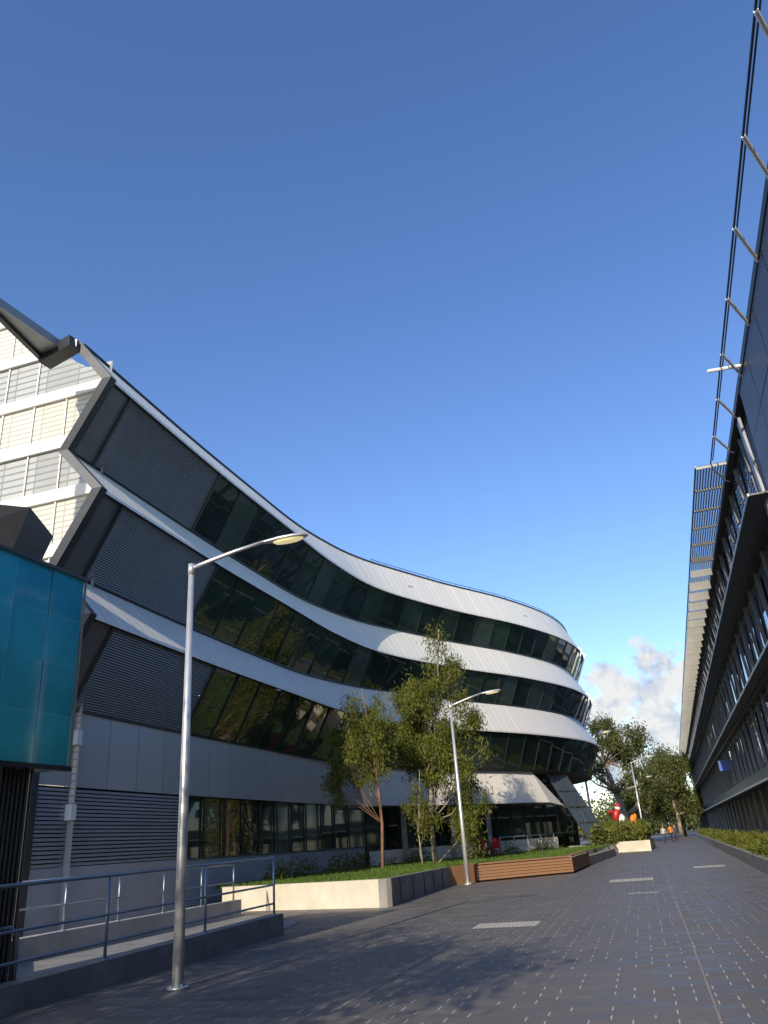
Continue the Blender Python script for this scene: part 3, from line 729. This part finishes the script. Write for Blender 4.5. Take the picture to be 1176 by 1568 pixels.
person(28.3,90.8,1.75,.3,(.7,.22,.04),(.03,.03,.05)); person(29.3,92.5,1.7,2.9,(.04,.05,.09),(.05,.05,.06)); person(26.8,88.5,1.68,3.3,(.55,.5,.45),(.04,.05,.12)); person(33,104,1.75,.2,(.05,.05,.06),(.03,.03,.04))

# ------------------------------------------------------------------ sun + sky
EL=math.radians(25); az=math.atan2(-.36,-.933)
ts=Vector((math.sin(az)*math.cos(EL),math.cos(az)*math.cos(EL),math.sin(EL)))
sd=bpy.data.lights.new('sun','SUN'); sd.energy=5.0; sd.angle=math.radians(.5); sd.color=(1,.88,.70)
so=bpy.data.objects.new('sun',sd); COL.objects.link(so); so.rotation_euler=(-ts).to_track_quat('-Z','Y').to_euler(); so.location=(0,0,40)
wld=bpy.data.worlds.new('World'); scene.world=wld; wld.use_nodes=True; nt=wld.node_tree; nt.nodes.clear()
out=nt.nodes.new('ShaderNodeOutputWorld'); bg=nt.nodes.new('ShaderNodeBackground'); nt.links.new(bg.outputs[0],out.inputs[0])
sky=nt.nodes.new('ShaderNodeTexSky'); sky.sky_type='NISHITA'; sky.sun_disc=False; sky.sun_elevation=EL; sky.sun_rotation=az%(2*math.pi)
sky.air_density=1.0; sky.dust_density=.5; sky.ozone_density=2.5
bg.inputs[1].default_value=.15
hs=nt.nodes.new('ShaderNodeHueSaturation'); hs.inputs['Hue'].default_value=.511; hs.inputs['Saturation'].default_value=1.16; hs.inputs['Value'].default_value=1.5; nt.links.new(sky.outputs[0],hs.inputs['Color'])
tc=nt.nodes.new('ShaderNodeTexCoord').outputs['Generated']
mask=None
for d_,r in (((.338,1,.158),.060),((.318,1,.112),.085),((.345,1,.10),.07),((.275,1,.155),.045),((.255,1,.122),.060),((.30,1,.085),.09)):
    v=Vector(d_).normalized(); n=nt.nodes.new('ShaderNodeVectorMath'); n.operation='DISTANCE'; nt.links.new(tc,n.inputs[0]); n.inputs[1].default_value=v
    k=mth(nt,'SUBTRACT',1.0,mth(nt,'DIVIDE',n.outputs['Value'],r)); mask=k if mask is None else mth(nt,'MAXIMUM',mask,k)
mp=nt.nodes.new('ShaderNodeMapping'); mp.inputs['Scale'].default_value=(1,1,1.5); nt.links.new(tc,mp.inputs[0])
nn=noise(nt,mp.outputs[0],26,8,.58)
mm=mth(nt,'ADD',mth(nt,'MAXIMUM',mask,-1),mth(nt,'MULTIPLY_ADD',nn,3.4,-1.65))
mr=nt.nodes.new('ShaderNodeMapRange'); mr.interpolation_type='SMOOTHSTEP'; mr.inputs[1].default_value=.0; mr.inputs[2].default_value=.65; nt.links.new(mm,mr.inputs[0])
mp2=nt.nodes.new('ShaderNodeMapping'); mp2.inputs['Location'].default_value=(.006,0,-.012); nt.links.new(tc,mp2.inputs[0])
sh=noise(nt,mp2.outputs[0],34,6,.6)
shr=nt.nodes.new('ShaderNodeMapRange'); shr.inputs[1].default_value=.36; shr.inputs[2].default_value=.56; nt.links.new(sh,shr.inputs[0])
cc=mixc(nt,shr.outputs[0],(3.1,3.5,4.3),(5.9,5.6,5.2))
fin_=mixc(nt,mth(nt,'MULTIPLY',mr.outputs[0],.9),hs.outputs[0],cc); nt.links.new(fin_,bg.inputs[0])

# ------------------------------------------------------------------ camera
cam=bpy.data.cameras.new('camera'); co_=bpy.data.objects.new('camera',cam); COL.objects.link(co_); scene.camera=co_
cam.sensor_fit='VERTICAL'; cam.sensor_height=32; cam.lens=1178/1568*32; cam.clip_end=6000; cam.clip_start=.05
th=math.radians(23.5); fwd=Vector((0,math.cos(th),math.sin(th))); Rr=Vector((1,0,0)); U=Vector((0,-math.sin(th),math.cos(th)))
rl=math.radians(4.27); right=Rr*math.cos(rl)-U*math.sin(rl); up=Rr*math.sin(rl)+U*math.cos(rl)
mw_=Matrix((right,up,-fwd)).transposed().to_4x4(); mw_.translation=Vector((0,0,1.6)); co_.matrix_world=mw_
scene.view_settings.view_transform='Standard'; scene.view_settings.look='None'; scene.view_settings.exposure=0
